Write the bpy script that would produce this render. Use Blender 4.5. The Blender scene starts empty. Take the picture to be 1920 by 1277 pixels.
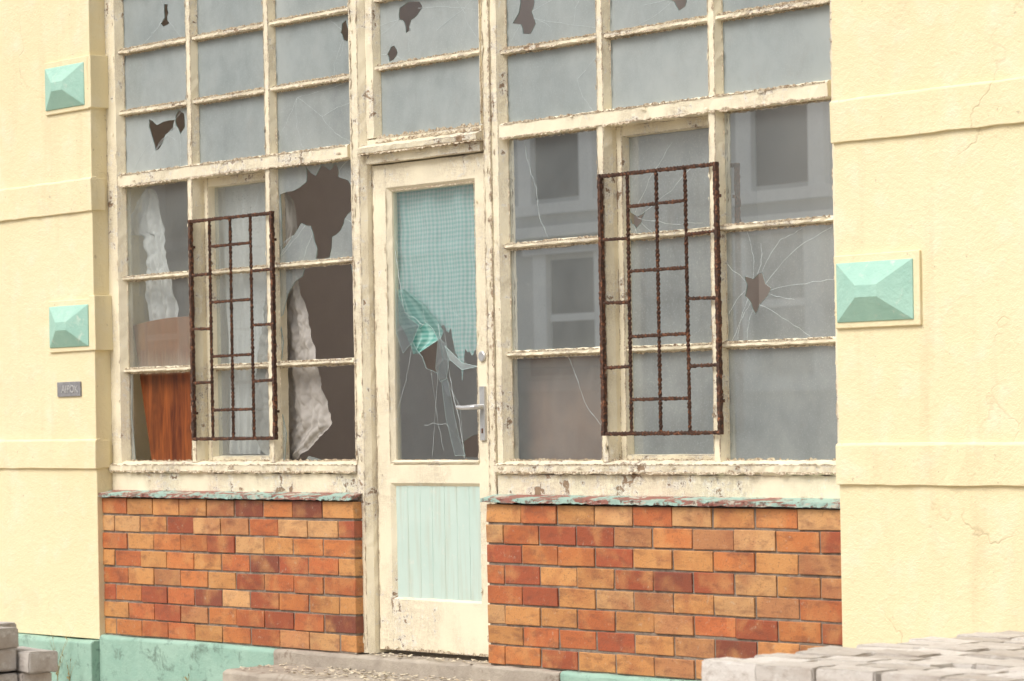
import bpy, bmesh, math, random
from mathutils import Vector, Matrix
from mathutils.geometry import tessellate_polygon
R = random.Random(11)
scene = bpy.context.scene
COL = scene.collection
U = R.uniform

# ------------------------------------------------------------------ node helpers
class M:
    def __init__(s, name, rough=0.8):
        s.m = bpy.data.materials.new(name); s.m.use_nodes = True
        s.nt = s.m.node_tree; s.nt.nodes.clear()
        s.out = s.nt.nodes.new('ShaderNodeOutputMaterial')
        s.b = s.nt.nodes.new('ShaderNodeBsdfPrincipled')
        s.b.inputs['Roughness'].default_value = rough
        s.nt.links.new(s.b.outputs[0], s.out.inputs[0])
        s.tc = s.nt.nodes.new('ShaderNodeTexCoord')
    def n(s, t, **kw):
        nd = s.nt.nodes.new(t)
        for k, v in kw.items(): setattr(nd, k, v)
        return nd
    def set(s, sock, v):
        if hasattr(v, 'is_linked') or hasattr(v, 'links'): s.nt.links.new(v, sock)
        elif v is not None: sock.default_value = v
    def vec(s, scale=(1, 1, 1), loc=(0, 0, 0)):
        mp = s.n('ShaderNodeMapping'); s.nt.links.new(s.tc.outputs['Object'], mp.inputs[0])
        mp.inputs['Scale'].default_value = scale; mp.inputs['Location'].default_value = loc
        return mp.outputs[0]
    def noise(s, scale, detail=4, rough=.55, dist=0, vec=None):
        nd = s.n('ShaderNodeTexNoise'); nd.inputs['Scale'].default_value = scale
        nd.inputs['Detail'].default_value = detail; nd.inputs['Roughness'].default_value = rough
        nd.inputs['Distortion'].default_value = dist
        s.nt.links.new(vec if vec is not None else s.tc.outputs['Object'], nd.inputs['Vector'])
        return nd.outputs[0]
    def ramp(s, fac, a, b, va=0., vb=1.):
        nd = s.n('ShaderNodeMapRange'); s.set(nd.inputs[0], fac)
        nd.inputs[1].default_value = a; nd.inputs[2].default_value = b
        nd.inputs[3].default_value = va; nd.inputs[4].default_value = vb
        return nd.outputs[0]
    def mix(s, fac, a, b, mode='MIX'):
        nd = s.n('ShaderNodeMix', data_type='RGBA', blend_type=mode)
        s.set(nd.inputs[0], fac)
        for i, v in ((6, a), (7, b)):
            if isinstance(v, (tuple, list)): v = (v[0], v[1], v[2], 1)
            s.set(nd.inputs[i], v)
        return nd.outputs[2]
    def math(s, op, a, b=None):
        nd = s.n('ShaderNodeMath', operation=op); s.set(nd.inputs[0], a)
        if b is not None: s.set(nd.inputs[1], b)
        nd.use_clamp = False
        return nd.outputs[0]
    def color(s, c):
        if isinstance(c, (tuple, list)): c = (c[0], c[1], c[2], 1)
        s.set(s.b.inputs['Base Color'], c)
    def bump(s, h, strength=.4, dist=.01):
        nd = s.n('ShaderNodeBump'); nd.inputs['Strength'].default_value = strength
        nd.inputs['Distance'].default_value = dist; s.nt.links.new(h, nd.inputs['Height'])
        s.nt.links.new(nd.outputs[0], s.b.inputs['Normal'])

def cracks(m, scale, width, dist=.35):
    nv = m.n('ShaderNodeTexNoise'); nv.inputs['Scale'].default_value = 2.2; nv.inputs['Detail'].default_value = 5
    m.nt.links.new(m.tc.outputs['Object'], nv.inputs['Vector'])
    mx = m.n('ShaderNodeMix', data_type='RGBA'); mx.inputs[0].default_value = dist
    m.nt.links.new(m.tc.outputs['Object'], mx.inputs[6]); m.nt.links.new(nv.outputs[1], mx.inputs[7])
    vo = m.n('ShaderNodeTexVoronoi', feature='DISTANCE_TO_EDGE'); vo.inputs['Scale'].default_value = scale
    m.nt.links.new(mx.outputs[2], vo.inputs['Vector'])
    return m.ramp(vo.outputs[0], 0, width, 1, 0)

def mat_wall():
    m = M('yellow_render', .92)
    big = m.noise(.9, 5, .6); mid = m.noise(7, 6, .65); fine = m.noise(70, 5, .7); grit = m.noise(260, 2, .6)
    c = m.mix(m.ramp(big, .3, .7), (.86, .755, .49), (.835, .715, .44))
    c = m.mix(m.ramp(mid, .5, .75, 0, .6), c, (.88, .81, .62))
    streak = m.noise(3, 5, .6, 0, m.vec((3.5, 3.5, .35)))
    c = m.mix(m.ramp(streak, .56, .78, 0, .45), c, (.68, .56, .33))
    grime = m.noise(1.7, 6, .7, 0, m.vec((1, 1, .8), (3, 1, 5)))
    c = m.mix(m.ramp(grime, .56, .72, 0, .35), c, (.66, .56, .38))
    spots = m.noise(42, 3, .5)
    c = m.mix(m.ramp(spots, .69, .74, 0, .5), c, (.46, .36, .22))
    ck = m.math('MULTIPLY', cracks(m, 1.1, .0035), m.ramp(m.noise(1.3, 2), .5, .6))
    c = m.mix(m.math('MULTIPLY', ck, .3), c, (.45, .33, .17))
    m.color(c)
    h = m.math('ADD', m.math('MULTIPLY', mid, .8), m.math('ADD', m.math('MULTIPLY', fine, .5), m.math('MULTIPLY', grit, .25)))
    h = m.math('SUBTRACT', h, m.math('MULTIPLY', ck, .25))
    m.bump(h, .6, .013)
    return m.m

def mat_paint(name, base, under, t=.616, wood=(.42, .29, .18), edge=.085, hair=.75):
    m = M(name, .6)
    n1 = m.noise(24, 8, .72, .6); n2 = m.noise(3.5, 3, .5); st = m.noise(30, 6, .7, .3, m.vec((.25, 1, 1))); sv = m.noise(30, 6, .7, .3, m.vec((1, 1, .25)))
    grain = m.noise(60, 4, .6, 0, m.vec((.12, 1, .5)))
    k = m.math('ADD', m.math('MULTIPLY', n1, .42), m.math('ADD', m.math('MULTIPLY', n2, .32), m.math('ADD', m.math('MULTIPLY', st, .2), m.math('MULTIPLY', sv, .2))))
    bv = m.n('ShaderNodeBevel'); bv.samples = 4; bv.inputs[0].default_value = .008
    ge = m.n('ShaderNodeNewGeometry')
    dt = m.n('ShaderNodeVectorMath', operation='DOT_PRODUCT')
    m.nt.links.new(bv.outputs[0], dt.inputs[0]); m.nt.links.new(ge.outputs['Normal'], dt.inputs[1])
    e = m.ramp(dt.outputs['Value'], .80, .99, edge, 0)
    k = m.math('ADD', k, e)
    mask = m.ramp(k, t + .028, t + .04)
    mask2 = m.ramp(k, t - .012, t + .004)
    c = m.mix(m.ramp(m.noise(5, 4), .35, .7), base, tuple(x * .93 for x in base))
    c = m.mix(m.ramp(m.noise(90, 4, .7), .6, .75, 0, .35), c, (.60, .49, .31))
    c = m.mix(m.math('MULTIPLY', mask2, .8), c, under)
    w = m.mix(m.ramp(grain, .35, .65), wood, tuple(x * .5 for x in wood))
    c = m.mix(mask, c, w)
    def hairs(vsc, loc):
        q = m.noise(38, 6, .8, 1.5, m.vec(vsc, loc))
        return m.math('MULTIPLY', m.ramp(q, .485, .5, 0, 1), m.ramp(q, .5, .515, 1, 0))
    hh = m.math('MAXIMUM', hairs((.2, 1, 1), (0, 0, 0)), hairs((1, 1, .2), (4, 2, 1)))
    hh = m.math('MULTIPLY', hh, m.ramp(n2, .40, .58, .08 * hair, hair))
    c = m.mix(hh, c, (.36, .24, .14))
    m.color(c)
    h = m.math('SUBTRACT', m.math('MULTIPLY', grain, .15), m.math('ADD', mask, m.math('MULTIPLY', hh, .5)))
    m.bump(h, .6, .003)
    return m.m

def mat_brick():
    m = M('glazed_brick', .38)
    at = m.n('ShaderNodeAttribute', attribute_name='col')
    base = at.outputs['Color']
    n = m.noise(9, 3, .5, .3)
    c = m.mix(m.ramp(n, .48, .72, 0, .6), base, (.62, .32, .12))
    n2 = m.noise(7, 4, .55, .3, m.vec((1, 1, 1), (5, 3, 1)))
    c = m.mix(m.ramp(n2, .50, .74, 0, .65), c, (.31, .082, .038))
    n3 = m.noise(20, 5, .65, .3, m.vec((.6, 1, 1.4), (2, 7, 4)))
    c = m.mix(m.ramp(n3, .50, .72, 0, .6), c, (.17, .062, .038))
    sp = m.noise(120, 3, .6)
    c = m.mix(m.ramp(sp, .58, .70, 0, .5), c, (.14, .075, .05))
    c = m.mix(m.ramp(m.noise(38, 5, .7), .61, .72, 0, .5), c, (.54, .44, .32))
    m.color(c)
    m.bump(m.math('ADD', m.noise(60, 5, .7), m.math('MULTIPLY', sp, .6)), .45, .004)
    return m.m

def mat_simple(name, a, b, scale=10, rough=.85, bs=.4, bd=.005, metal=0, det=6, c3=None, t3=(.6, .7), spec=None):
    m = M(name, rough)
    n = m.noise(scale, det, .65, .3)
    c = m.mix(m.ramp(n, .35, .65), a, b)
    if c3: c = m.mix(m.ramp(m.noise(scale * 2.3, 6, .7, .4), t3[0], t3[1]), c, c3)
    m.color(c); m.b.inputs['Metallic'].default_value = metal
    if spec is not None: m.b.inputs['Specular IOR Level'].default_value = spec
    m.bump(m.noise(scale * 5, 5, .7), bs, bd)
    return m.m

def mat_glass():
    m = M('dusty_glass')
    nt = m.nt
    at = m.n('ShaderNodeAttribute', attribute_name='col')
    sep = m.n('ShaderNodeSeparateColor'); nt.links.new(at.outputs['Color'], sep.inputs[0])
    tr = m.n('ShaderNodeBsdfTransparent'); tr.inputs[0].default_value = (.93, .96, .955, 1)
    gl = m.n('ShaderNodeBsdfGlossy'); gl.inputs['Roughness'].default_value = .008; gl.inputs[0].default_value = (.94, .98, 1, 1)
    ge = m.n('ShaderNodeNewGeometry'); dt = m.n('ShaderNodeVectorMath', operation='DOT_PRODUCT')
    nt.links.new(ge.outputs['Normal'], dt.inputs[0]); nt.links.new(ge.outputs['Incoming'], dt.inputs[1])
    ca = m.math('SUBTRACT', 1.0, m.math('ABSOLUTE', dt.outputs['Value']))
    sch = m.math('ADD', m.math('MULTIPLY', m.math('POWER', ca, 5.0), .85), .09)
    fac = m.math('MINIMUM', m.math('MULTIPLY', sch, m.math('MULTIPLY', sep.outputs[1], 7.5)), .9)
    mx = m.n('ShaderNodeMixShader'); m.set(mx.inputs[0], fac); nt.links.new(tr.outputs[0], mx.inputs[1]); nt.links.new(gl.outputs[0], mx.inputs[2])
    df = m.n('ShaderNodeBsdfDiffuse')
    n1 = m.noise(2.3, 5, .6); n2 = m.noise(9, 5, .65, .5, m.vec((1.2, 1, .9))); n3 = m.noise(150, 3, .7); n4 = m.noise(5, 6, .7, .2, m.vec((3, 1, .9)))
    dcol = m.mix(m.ramp(n1, .35, .65), (.465, .52, .515), (.54, .58, .56))
    bsc = m.mix(sep.outputs[2], (1, 1, 1), (.67, .71, .735))
    dcol = m.mix(1.0, dcol, bsc, 'MULTIPLY')
    dcol = m.mix(m.ramp(m.noise(13, 6, .75, .4), .56, .72, 0, .3), dcol, (.40, .385, .35))
    nt.links.new(dcol, df.inputs[0])
    tl = m.n('ShaderNodeBsdfTranslucent'); tl.inputs[0].default_value = (.55, .58, .57, 1)
    dm = m.n('ShaderNodeMixShader'); dm.inputs[0].default_value = .25
    nt.links.new(df.outputs[0], dm.inputs[1]); nt.links.new(tl.outputs[0], dm.inputs[2])
    var = m.math('ADD', m.math('ADD', m.ramp(n1, .3, .7, -.11, .11), m.ramp(n4, .35, .7, -.02, .03)), m.math('ADD', m.ramp(n2, .3, .7, -.06, .06), m.ramp(n3, .55, .75, 0, .28)))
    d = m.math('ADD', sep.outputs[0], m.math('MULTIPLY', var, m.math('ADD', sep.outputs[0], .25)))
    cl = m.n('ShaderNodeClamp'); m.set(cl.inputs[0], d); cl.inputs[1].default_value = .03; cl.inputs[2].default_value = .97
    fm = m.n('ShaderNodeMixShader'); nt.links.new(cl.outputs[0], fm.inputs[0])
    nt.links.new(mx.outputs[0], fm.inputs[1]); nt.links.new(dm.outputs[0], fm.inputs[2])
    nt.links.new(fm.outputs[0], m.out.inputs[0])
    return m.m

def mat_cloth(name, a, b, trans=.35, gingham=None):
    m = M(name); nt = m.nt
    df = m.n('ShaderNodeBsdfDiffuse'); tl = m.n('ShaderNodeBsdfTranslucent')
    c = m.mix(m.ramp(m.noise(6, 5, .6), .35, .7), a, b)
    if gingham:
        uv = m.n('ShaderNodeUVMap'); sx = m.n('ShaderNodeSeparateXYZ'); nt.links.new(uv.outputs[0], sx.inputs[0])
        def stripe(o, p): 
            q = m.math('SINE', m.math('MULTIPLY', o, 6.2832 / p))
            return m.ramp(q, -.4, .4, 0, 1)
        g = m.math('MULTIPLY', m.math('ADD', stripe(sx.outputs[0], .026), stripe(sx.outputs[1], .019)), .5)
        c = m.mix(m.math('MULTIPLY', g, .95), c, gingham)
    nt.links.new(c, df.inputs[0]); nt.links.new(c, tl.inputs[0])
    bp = m.n('ShaderNodeBump'); bp.inputs['Strength'].default_value = .2; bp.inputs['Distance'].default_value = .004
    nt.links.new(m.noise(45, 6, .7), bp.inputs['Height']); nt.links.new(bp.outputs[0], df.inputs['Normal'])
    mx = m.n('ShaderNodeMixShader'); mx.inputs[0].default_value = trans
    nt.links.new(df.outputs[0], mx.inputs[1]); nt.links.new(tl.outputs[0], mx.inputs[2])
    nt.links.new(mx.outputs[0], m.out.inputs[0])
    return m.m

def mat_sill():
    m = M('flaking_sill_paint', .7)
    n = m.noise(10, 6, .65, .4, m.vec((.6, 1, 2.5))); n2 = m.noise(18, 6, .7, .5, m.vec((.6, 1, 1.5), (7, 1, 1)))
    c = m.mix(m.ramp(n, .48, .52), (.34, .49, .42), (.30, .125, .095))
    c = m.mix(m.ramp(n2, .54, .58), c, (.50, .47, .38))
    c = m.mix(m.ramp(m.noise(30, 5, .7), .56, .60), c, (.20, .15, .12))
    m.color(c); m.bump(m.math('ADD', n, m.noise(50, 5, .7)), .7, .006)
    return m.m

def mat_varnish():
    m = M('varnished_wood', .30)
    g = m.noise(6, 6, .65, 1.0, m.vec((3.0, 3, .5)))
    c = m.mix(m.ramp(g, .36, .62), (.30, .080, .020), (.10, .024, .009))
    c = m.mix(m.ramp(m.noise(45, 3, .6, 0, m.vec((3, 1, .08))), .42, .65, 0, .5), c, (.08, .020, .009))
    c = m.mix(m.ramp(m.noise(3, 3), .5, .75, 0, .35), c, (.42, .13, .03))
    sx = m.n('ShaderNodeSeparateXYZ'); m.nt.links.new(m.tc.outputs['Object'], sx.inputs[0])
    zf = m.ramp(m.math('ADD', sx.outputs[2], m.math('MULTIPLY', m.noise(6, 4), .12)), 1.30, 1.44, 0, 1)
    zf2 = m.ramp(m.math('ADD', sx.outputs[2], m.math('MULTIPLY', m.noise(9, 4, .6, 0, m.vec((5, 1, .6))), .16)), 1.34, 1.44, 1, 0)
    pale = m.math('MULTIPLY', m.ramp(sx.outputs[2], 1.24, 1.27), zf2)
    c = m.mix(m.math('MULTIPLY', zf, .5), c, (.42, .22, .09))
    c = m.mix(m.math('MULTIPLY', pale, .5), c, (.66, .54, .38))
    m.color(c); return m.m

def mat_paver():
    m = M('worn_paver', .9)
    oi = m.n('ShaderNodeObjectInfo')
    c = m.mix(oi.outputs['Random'], (.48, .43, .375), (.70, .655, .60))
    c = m.mix(m.ramp(m.noise(16, 6, .7), .48, .70, 0, .6), c, (.38, .30, .24))
    c = m.mix(m.ramp(m.noise(28, 6, .7, 0, m.vec((1, 1, 1), (3, 8, 1))), .54, .66, 0, .6), c, (.74, .71, .66))
    c = m.mix(m.ramp(m.noise(60, 4, .7), .60, .70, 0, .5), c, (.26, .21, .17))
    m.color(c); m.bump(m.noise(60, 6, .75), .7, .006); return m.m

def mat_boards():
    m = M('pale_green_paint', .6)
    c = m.mix(m.ramp(m.noise(4, 4), .35, .7), (.50, .63, .56), (.55, .67, .60))
    c = m.mix(m.ramp(m.noise(22, 6, .7), .60, .69, 0, .45), c, (.68, .70, .62))
    c = m.mix(m.ramp(m.noise(8, 5, .6, 0, m.vec((4, 1, .3))), .48, .75, 0, .6), c, (.46, .48, .38))
    m.color(c); m.bump(m.noise(60, 5, .7), .25, .003); return m.m

WALL = mat_wall()
PAINT = mat_paint('cream_paint', (.87, .785, .58), (.84, .80, .69))
DPAINT = mat_paint('door_cream_paint', (.86, .775, .575), (.84, .80, .69), t=.636, edge=.065, hair=.6)
PUTTY = mat_simple('cracked_putty', (.52, .40, .27), (.27, .18, .115), 40, .95, .9, .004, c3=(.72, .63, .47), t3=(.47, .54))
BRICK = mat_brick()
MORTAR = mat_simple('mortar', (.17, .13, .10), (.31, .26, .205), 22, .95, .8, .006)
GLASS = mat_glass()
GEDGE = mat_simple('glass_edge', (.46, .58, .56), (.34, .44, .42), 60, .3, .1, .001)
CRACK = mat_simple('crack_line', (.64, .70, .69), (.42, .48, .48), 80, .4, .1, .001)
RUST = mat_simple('rusty_iron', (.050, .030, .022), (.11, .048, .026), 30, .85, 1, .006, c3=(.30, .12, .055), t3=(.53, .62))
SILL = mat_sill()
BOARDS = mat_boards()
GREENP = mat_simple('green_plinth_paint', (.27, .44, .35), (.34, .51, .41), 5, .8, .7, .007, c3=(.16, .24, .19), t3=(.54, .68))
PYR = mat_simple('green_ornament_paint', (.33, .56, .46), (.39, .62, .51), 9, .75, .6, .006, c3=(.54, .66, .55), t3=(.58, .7))
CONC = mat_simple('old_concrete', (.34, .29, .235), (.48, .42, .34), 5, .92, .8, .01, c3=(.20, .15, .11), t3=(.58, .72))
TAUPE = mat_simple('interior_plaster', (.72, .65, .585), (.67, .60, .54), 3, .95, .3, .005)
FLOORM = mat_simple('interior_floor_boards', (.36, .29, .23), (.26, .20, .15), 8)
CLOTHW = mat_cloth('white_cotton', (.92, .91, .89), (.87, .86, .83), .3)
CLOTHB = mat_cloth('dirty_linen', (.50, .47, .43), (.41, .38, .345), .15)
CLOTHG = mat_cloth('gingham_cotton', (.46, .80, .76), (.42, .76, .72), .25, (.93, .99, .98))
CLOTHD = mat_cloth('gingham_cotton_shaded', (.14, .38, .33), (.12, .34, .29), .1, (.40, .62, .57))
VARN = mat_varnish()
STEEL = mat_simple('dull_steel', (.62, .62, .61), (.48, .48, .47), 40, .38, .3, .002, metal=.5)
PLATE = mat_simple('grey_enamel', (.30, .295, .295), (.21, .205, .21), 40, .6, .4, .002, c3=(.14, .13, .12))
LETTER = mat_simple('plate_lettering', (.58, .57, .55), (.42, .41, .40), 120, t3=(.50, .60), c3=(.30, .29, .29))
BROWN = mat_simple('brown_hardboard', (.26, .155, .105), (.18, .10, .07), 6, .8)
PAVER = mat_paver()
ASPH = mat_simple('sandy_tarmac', (.20, .18, .15), (.27, .24, .19), 3, .95, .8, .01)
FACADE = mat_simple('pale_facade_render', (.60, .60, .58), (.53, .53, .51), 1.5, .9, .3, .01)
TRIM = mat_simple('white_stone_trim', (.90, .90, .87), (.85, .85, .82), 3, .85)
DARKG = mat_simple('dark_window_glass', (.035, .042, .05), (.055, .06, .07), 3, .5, .05, .001, spec=.2)
ROOFM = mat_simple('slate_roof', (.08, .08, .09), (.12, .11, .11), 6)
STRAW = mat_simple('dry_grass', (.34, .27, .13), (.24, .21, .09), 20)
FLAKE = mat_simple('paint_flake', (.72, .66, .50), (.50, .40, .28), 50)

# ------------------------------------------------------------------ mesh builder
class MB:
    def __init__(s): s.v = []; s.f = []; s.m = []; s.c = []
    def add(s, vs, fs, mi=0, col=(1, 1, 1, 1)):
        o = len(s.v); s.v += [tuple(p) for p in vs]
        for f in fs: s.f.append([i + o for i in f]); s.m.append(mi); s.c.append(col)
    def box(s, x0, x1, y0, y1, z0, z1, mi=0, col=(1, 1, 1, 1), jit=0):
        vs = [(x + U(-jit, jit), y + U(-jit, jit), z + U(-jit, jit)) for z in (z0, z1) for y in (y0, y1) for x in (x0, x1)]
        s.add(vs, [(0, 2, 3, 1), (4, 5, 7, 6), (0, 1, 5, 4), (2, 6, 7, 3), (0, 4, 6, 2), (1, 3, 7, 5)], mi, col)
    def prof(s, axis, a0, a1, pts, mi=0, seg=.05, jit=.0015, col=(1, 1, 1, 1)):
        n = max(1, int(round((a1 - a0) / seg))); k = len(pts); vs = []
        for i in range(n + 1):
            a = a0 + (a1 - a0) * i / n
            if 0 < i < n: a += U(-.25, .25) * seg
            for p, q in pts:
                p2 = p + U(-jit, jit); q2 = q + U(-jit, jit)
                vs.append((a, p2, q2) if axis == 'x' else (p2, q2, a) if axis == 'z' else (p2, a, q2))
        fs = [[i * k + j, i * k + (j + 1) % k, (i + 1) * k + (j + 1) % k, (i + 1) * k + j] for i in range(n) for j in range(k)]
        fs.append(list(range(k))[::-1]); fs.append([n * k + j for j in range(k)])
        s.add(vs, fs, mi, col)
    def build(s, name, mats, parent=None, smooth=False, bevel=0, recalc=True):
        me = bpy.data.meshes.new(name); me.from_pydata(s.v, [], s.f)
        for mt in mats: me.materials.append(mt)
        ca = me.color_attributes.new('col', 'FLOAT_COLOR', 'CORNER')
        for p in me.polygons:
            p.material_index = s.m[p.index]; p.use_smooth = smooth
            for li in p.loop_indices: ca.data[li].color = s.c[p.index]
        if recalc:
            bm = bmesh.new(); bm.from_mesh(me); bmesh.ops.recalc_face_normals(bm, faces=bm.faces); bm.to_mesh(me); bm.free()
        o = bpy.data.objects.new(name, me); COL.objects.link(o)
        if bevel:
            b = o.modifiers.new('bevel', 'BEVEL'); b.width = bevel; b.segments = 2; b.limit_method = 'ANGLE'; b.angle_limit = .6
        if parent: attach(o, parent)
        return o

LOC = {}
def empty(name, loc, parent=None):
    e = bpy.data.objects.new(name, None); e.empty_display_size = .2; COL.objects.link(e)
    LOC[e.name] = Vector(loc)
    if parent:
        e.parent = parent; e.location = Vector(loc) - LOC[parent.name]
    else: e.location = loc
    return e
def attach(o, parent):
    o.parent = parent
    o.location = -LOC[parent.name] if o.type != 'EMPTY' else o.location
def top(o, label, cat, group=None):
    o['label'] = label; o['category'] = cat
    if group: o['group'] = group

# ------------------------------------------------------------------ building root
B = empty('shop_building', (-.5, 0, -.25))
top(B, 'derelict yellow shopfront with broken windows and orange brick dado', 'building')

# rendered walls ------------------------------------------------------
XL, XR = -2.935, 1.93
def band(mb, x0, x1, z0, z1, y0=-.12, out=.013):
    mb.prof('x', x0, x1, [(y0 + .02, z0), (y0 - out, z0), (y0 - out, z1 - .010), (y0 - out * .5, z1 - .002), (y0 + .02, z1 + .002)], 0, .07, .0024)

w = MB()
w.box(-9, XL, -.12, .2, -.03, 4.3)
band(w, -9, XL + .012, .7975, .942); band(w, -9, XL + .012, 2.047, 2.21)
for z0, z1 in ((1.372, 1.635), (2.545, 2.80)):
    w.box(XL - .03, XL + .024, -.131, -.03, z0, z1, jit=.002)
for z0, z1 in ((.7975, .942), (2.047, 2.21)):
    w.box(XL - .03, XL + .0118, -.128, -.05, z0 + .003, z1 - .006, jit=.001)
w.build('wall', [WALL], B, bevel=.005)['label'] = 'yellow rendered wall with raised bands and quoin blocks'
w = MB()
w.box(XR, 9, -.12, .2, -.03, 4.3)
band(w, XR - .004, 9, .745, .895); band(w, XR - .004, 9, 1.974, 2.13)
w.build('wall', [WALL], B, bevel=.005)
w = MB(); w.box(XL - .01, XR + .01, -.10, .2, 3.44, 4.29); w.build('lintel', [WALL], B, bevel=.01)
w = MB(); w.box(-9.1, 9.1, -.30, .3, 4.3, 4.5); w.box(-9.05, 9.05, -.2, .3, 4.2, 4.31); w.build('cornice', [WALL], B, bevel=.02)
w = MB(); w.box(-9.1, 9.1, .0, 3.1, 4.501, 4.56); w.box(-9.1, 9.1, 5.4, 6.4, 4.501, 4.56); w.box(-9.1, -4.7, 3.1, 5.4, 4.501, 4.56); w.box(3.5, 9.1, 3.1, 5.4, 4.501, 4.56)  # unseen gap over the rear, added so daylight brightens the interior
w.build('roof', [ROOFM], B)['label'] = 'flat roof with an added rear opening to light the shop'

# pyramid ornaments -----------------------------------------------------
def ornament(x0, x1, z0, z1, y=-.12):
    mb = MB()
    mb.box(x0 - .012, x1 + .028, y - .012, y + .01, z0 - .022, z1 + .028, 1, jit=.0018)
    yb, yt = y - .016, y - .062
    ix, iz = (x1 - x0) * .36, (z1 - z0) * .40
    a = [(x0, y, z0), (x1, y, z0), (x1, y, z1), (x0, y, z1)]
    b = [(p[0], yb, p[2]) for p in a]
    c = [(x0 + ix, yt, z0 + iz), (x1 - ix, yt, z0 + iz), (x1 - ix, yt, z1 - iz), (x0 + ix, yt, z1 - iz)]
    mb.add(a + b + c, [(0, 1, 5, 4), (1, 2, 6, 5), (2, 3, 7, 6), (3, 0, 4, 7), (4, 5, 9, 8), (5, 6, 10, 9), (6, 7, 11, 10), (7, 4, 8, 11), (8, 9, 10, 11), (3, 2, 1, 0)])
    mb.build('pyramid_ornament', [PYR, WALL], B, bevel=.003)['label'] = 'pale green pyramid shaped wall boss'
ornament(1.945, 2.308, 1.327, 1.540)
ornament(-3.315, -2.965, 1.392, 1.595)
ornament(-3.315, -2.965, 2.562, 2.770)

# sign plate --------------------------------------------------------------
sp = MB(); sp.box(-3.265, -3.055, -.128, -.119, 1.150, 1.222, jit=.001)
plate = sp.build('name_plate', [PLATE], B, bevel=.002); plate['label'] = 'small weathered grey plate with faded letters'
cu = bpy.data.curves.new('lettering', 'FONT'); cu.body = 'AIPOK'; cu.size = .052; cu.extrude = .0008; cu.offset = .0006; cu.align_x = 'CENTER'; cu.align_y = 'CENTER'
to = bpy.data.objects.new('tmp', cu); COL.objects.link(to)
bpy.context.view_layer.update()
me = bpy.data.meshes.new_from_object(to.evaluated_get(bpy.context.evaluated_depsgraph_get()))
bpy.data.objects.remove(to)
me.transform(Matrix.Translation((-3.148, -.130, 1.185)) @ Matrix.Rotation(math.pi / 2, 4, 'X'))
me.materials.clear(); me.materials.append(LETTER)
lo = bpy.data.objects.new('lettering', me); COL.objects.link(lo)
lo.parent = plate

# brick dados ---------------------------------------------------------------
PALETTE = [((.53, .185, .060), 6), ((.47, .14, .050), 5), ((.36, .09, .040), 4), ((.23, .066, .038), 1), ((.60, .33, .145), 4), ((.56, .26, .090), 6), ((.47, .21, .09), 4)]
PAL = [c for c, k in PALETTE for _ in range(k)]
def brickwall(x0, x1, ztop, rows):
    mb = MB(); ch = .083; mod = .2205
    mb.box(x0 + .006, x1 - .006, -.0845, .1, ztop - ch * rows, ztop - .002, 1)
    for r in range(rows):
        z1 = ztop - r * ch - .0025; z0 = z1 - .0742
        x = x0 - (0 if r % 2 == 0 else mod * .5)
        while x < x1 - .01:
            a = max(x, x0); b = min(x + mod - .008 + U(-.002, .002), x1)
            if x + mod > x1 - .04: b = x1
            if b - a > .02:
                c = PAL[R.randrange(len(PAL))]; k = U(.85, 1.14)
                j = U(-.003, .002)
                mb.box(a, b, -.09 + j, -.07 if not (b >= x1 - .02 or a <= x0 + .02) else .06, z0 + U(-.0018, .0018), z1 + U(-.0018, .0018), 0, (c[0] * k, c[1] * k, c[2] * k, 1), jit=.0018)
            if b == x1: break
            x += mod
    o = mb.build('brick_wall', [BRICK, MORTAR], B, bevel=.0028)
    o['label'] = 'orange and red facing brick dado below the window'
brickwall(XL - .006, -.957, .655, 8)
brickwall(-.07, XR + .004, .655, 8)

def sill(x0, x1):
    mb = MB()
    n = int((x1 - x0) / .022); pts = []
    for i in range(n + 1):
        x = x0 + (x1 - x0) * i / n
        zb = .661 + U(-.003, .002); yf = -.113 + U(-.002, .003)
        pts += [(x, yf + .012, zb + .002), (x, yf, zb), (x, yf + U(-.002, .003), .678 + U(-.001, .001)), (x, -.03, .692)]
    fs = [[i * 4 + j, i * 4 + (j + 1), (i + 1) * 4 + (j + 1), (i + 1) * 4 + j] for i in range(n) for j in range(3)]
    fs += [[i * 4 + 3, i * 4, (i + 1) * 4, (i + 1) * 4 + 3] for i in range(n)]
    fs += [[0, 1, 2, 3], [n * 4 + 3, n * 4 + 2, n * 4 + 1, n * 4]]
    mb.add(pts, fs)
    for _ in range(int((x1 - x0) * 26)):      # curled paint flakes
        x = U(x0 + .01, x1 - .03); z = U(.662, .680); l = U(.005, .020); yy = -.115 - U(0, .004)
        mb.add([(x, -.112, z), (x + l, -.112, z + U(-.003, .003)), (x + l * U(.6, 1), yy, z + U(-.006, -.001)), (x + l * U(0, .3), yy, z + U(-.006, -.001))], [(0, 1, 2, 3)])
    mb.build('sill', [SILL], B)['label'] = 'sill with flaking green, red and white paint'
sill(XL - .024, -.948)
sill(-.082, XR + .002)

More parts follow.
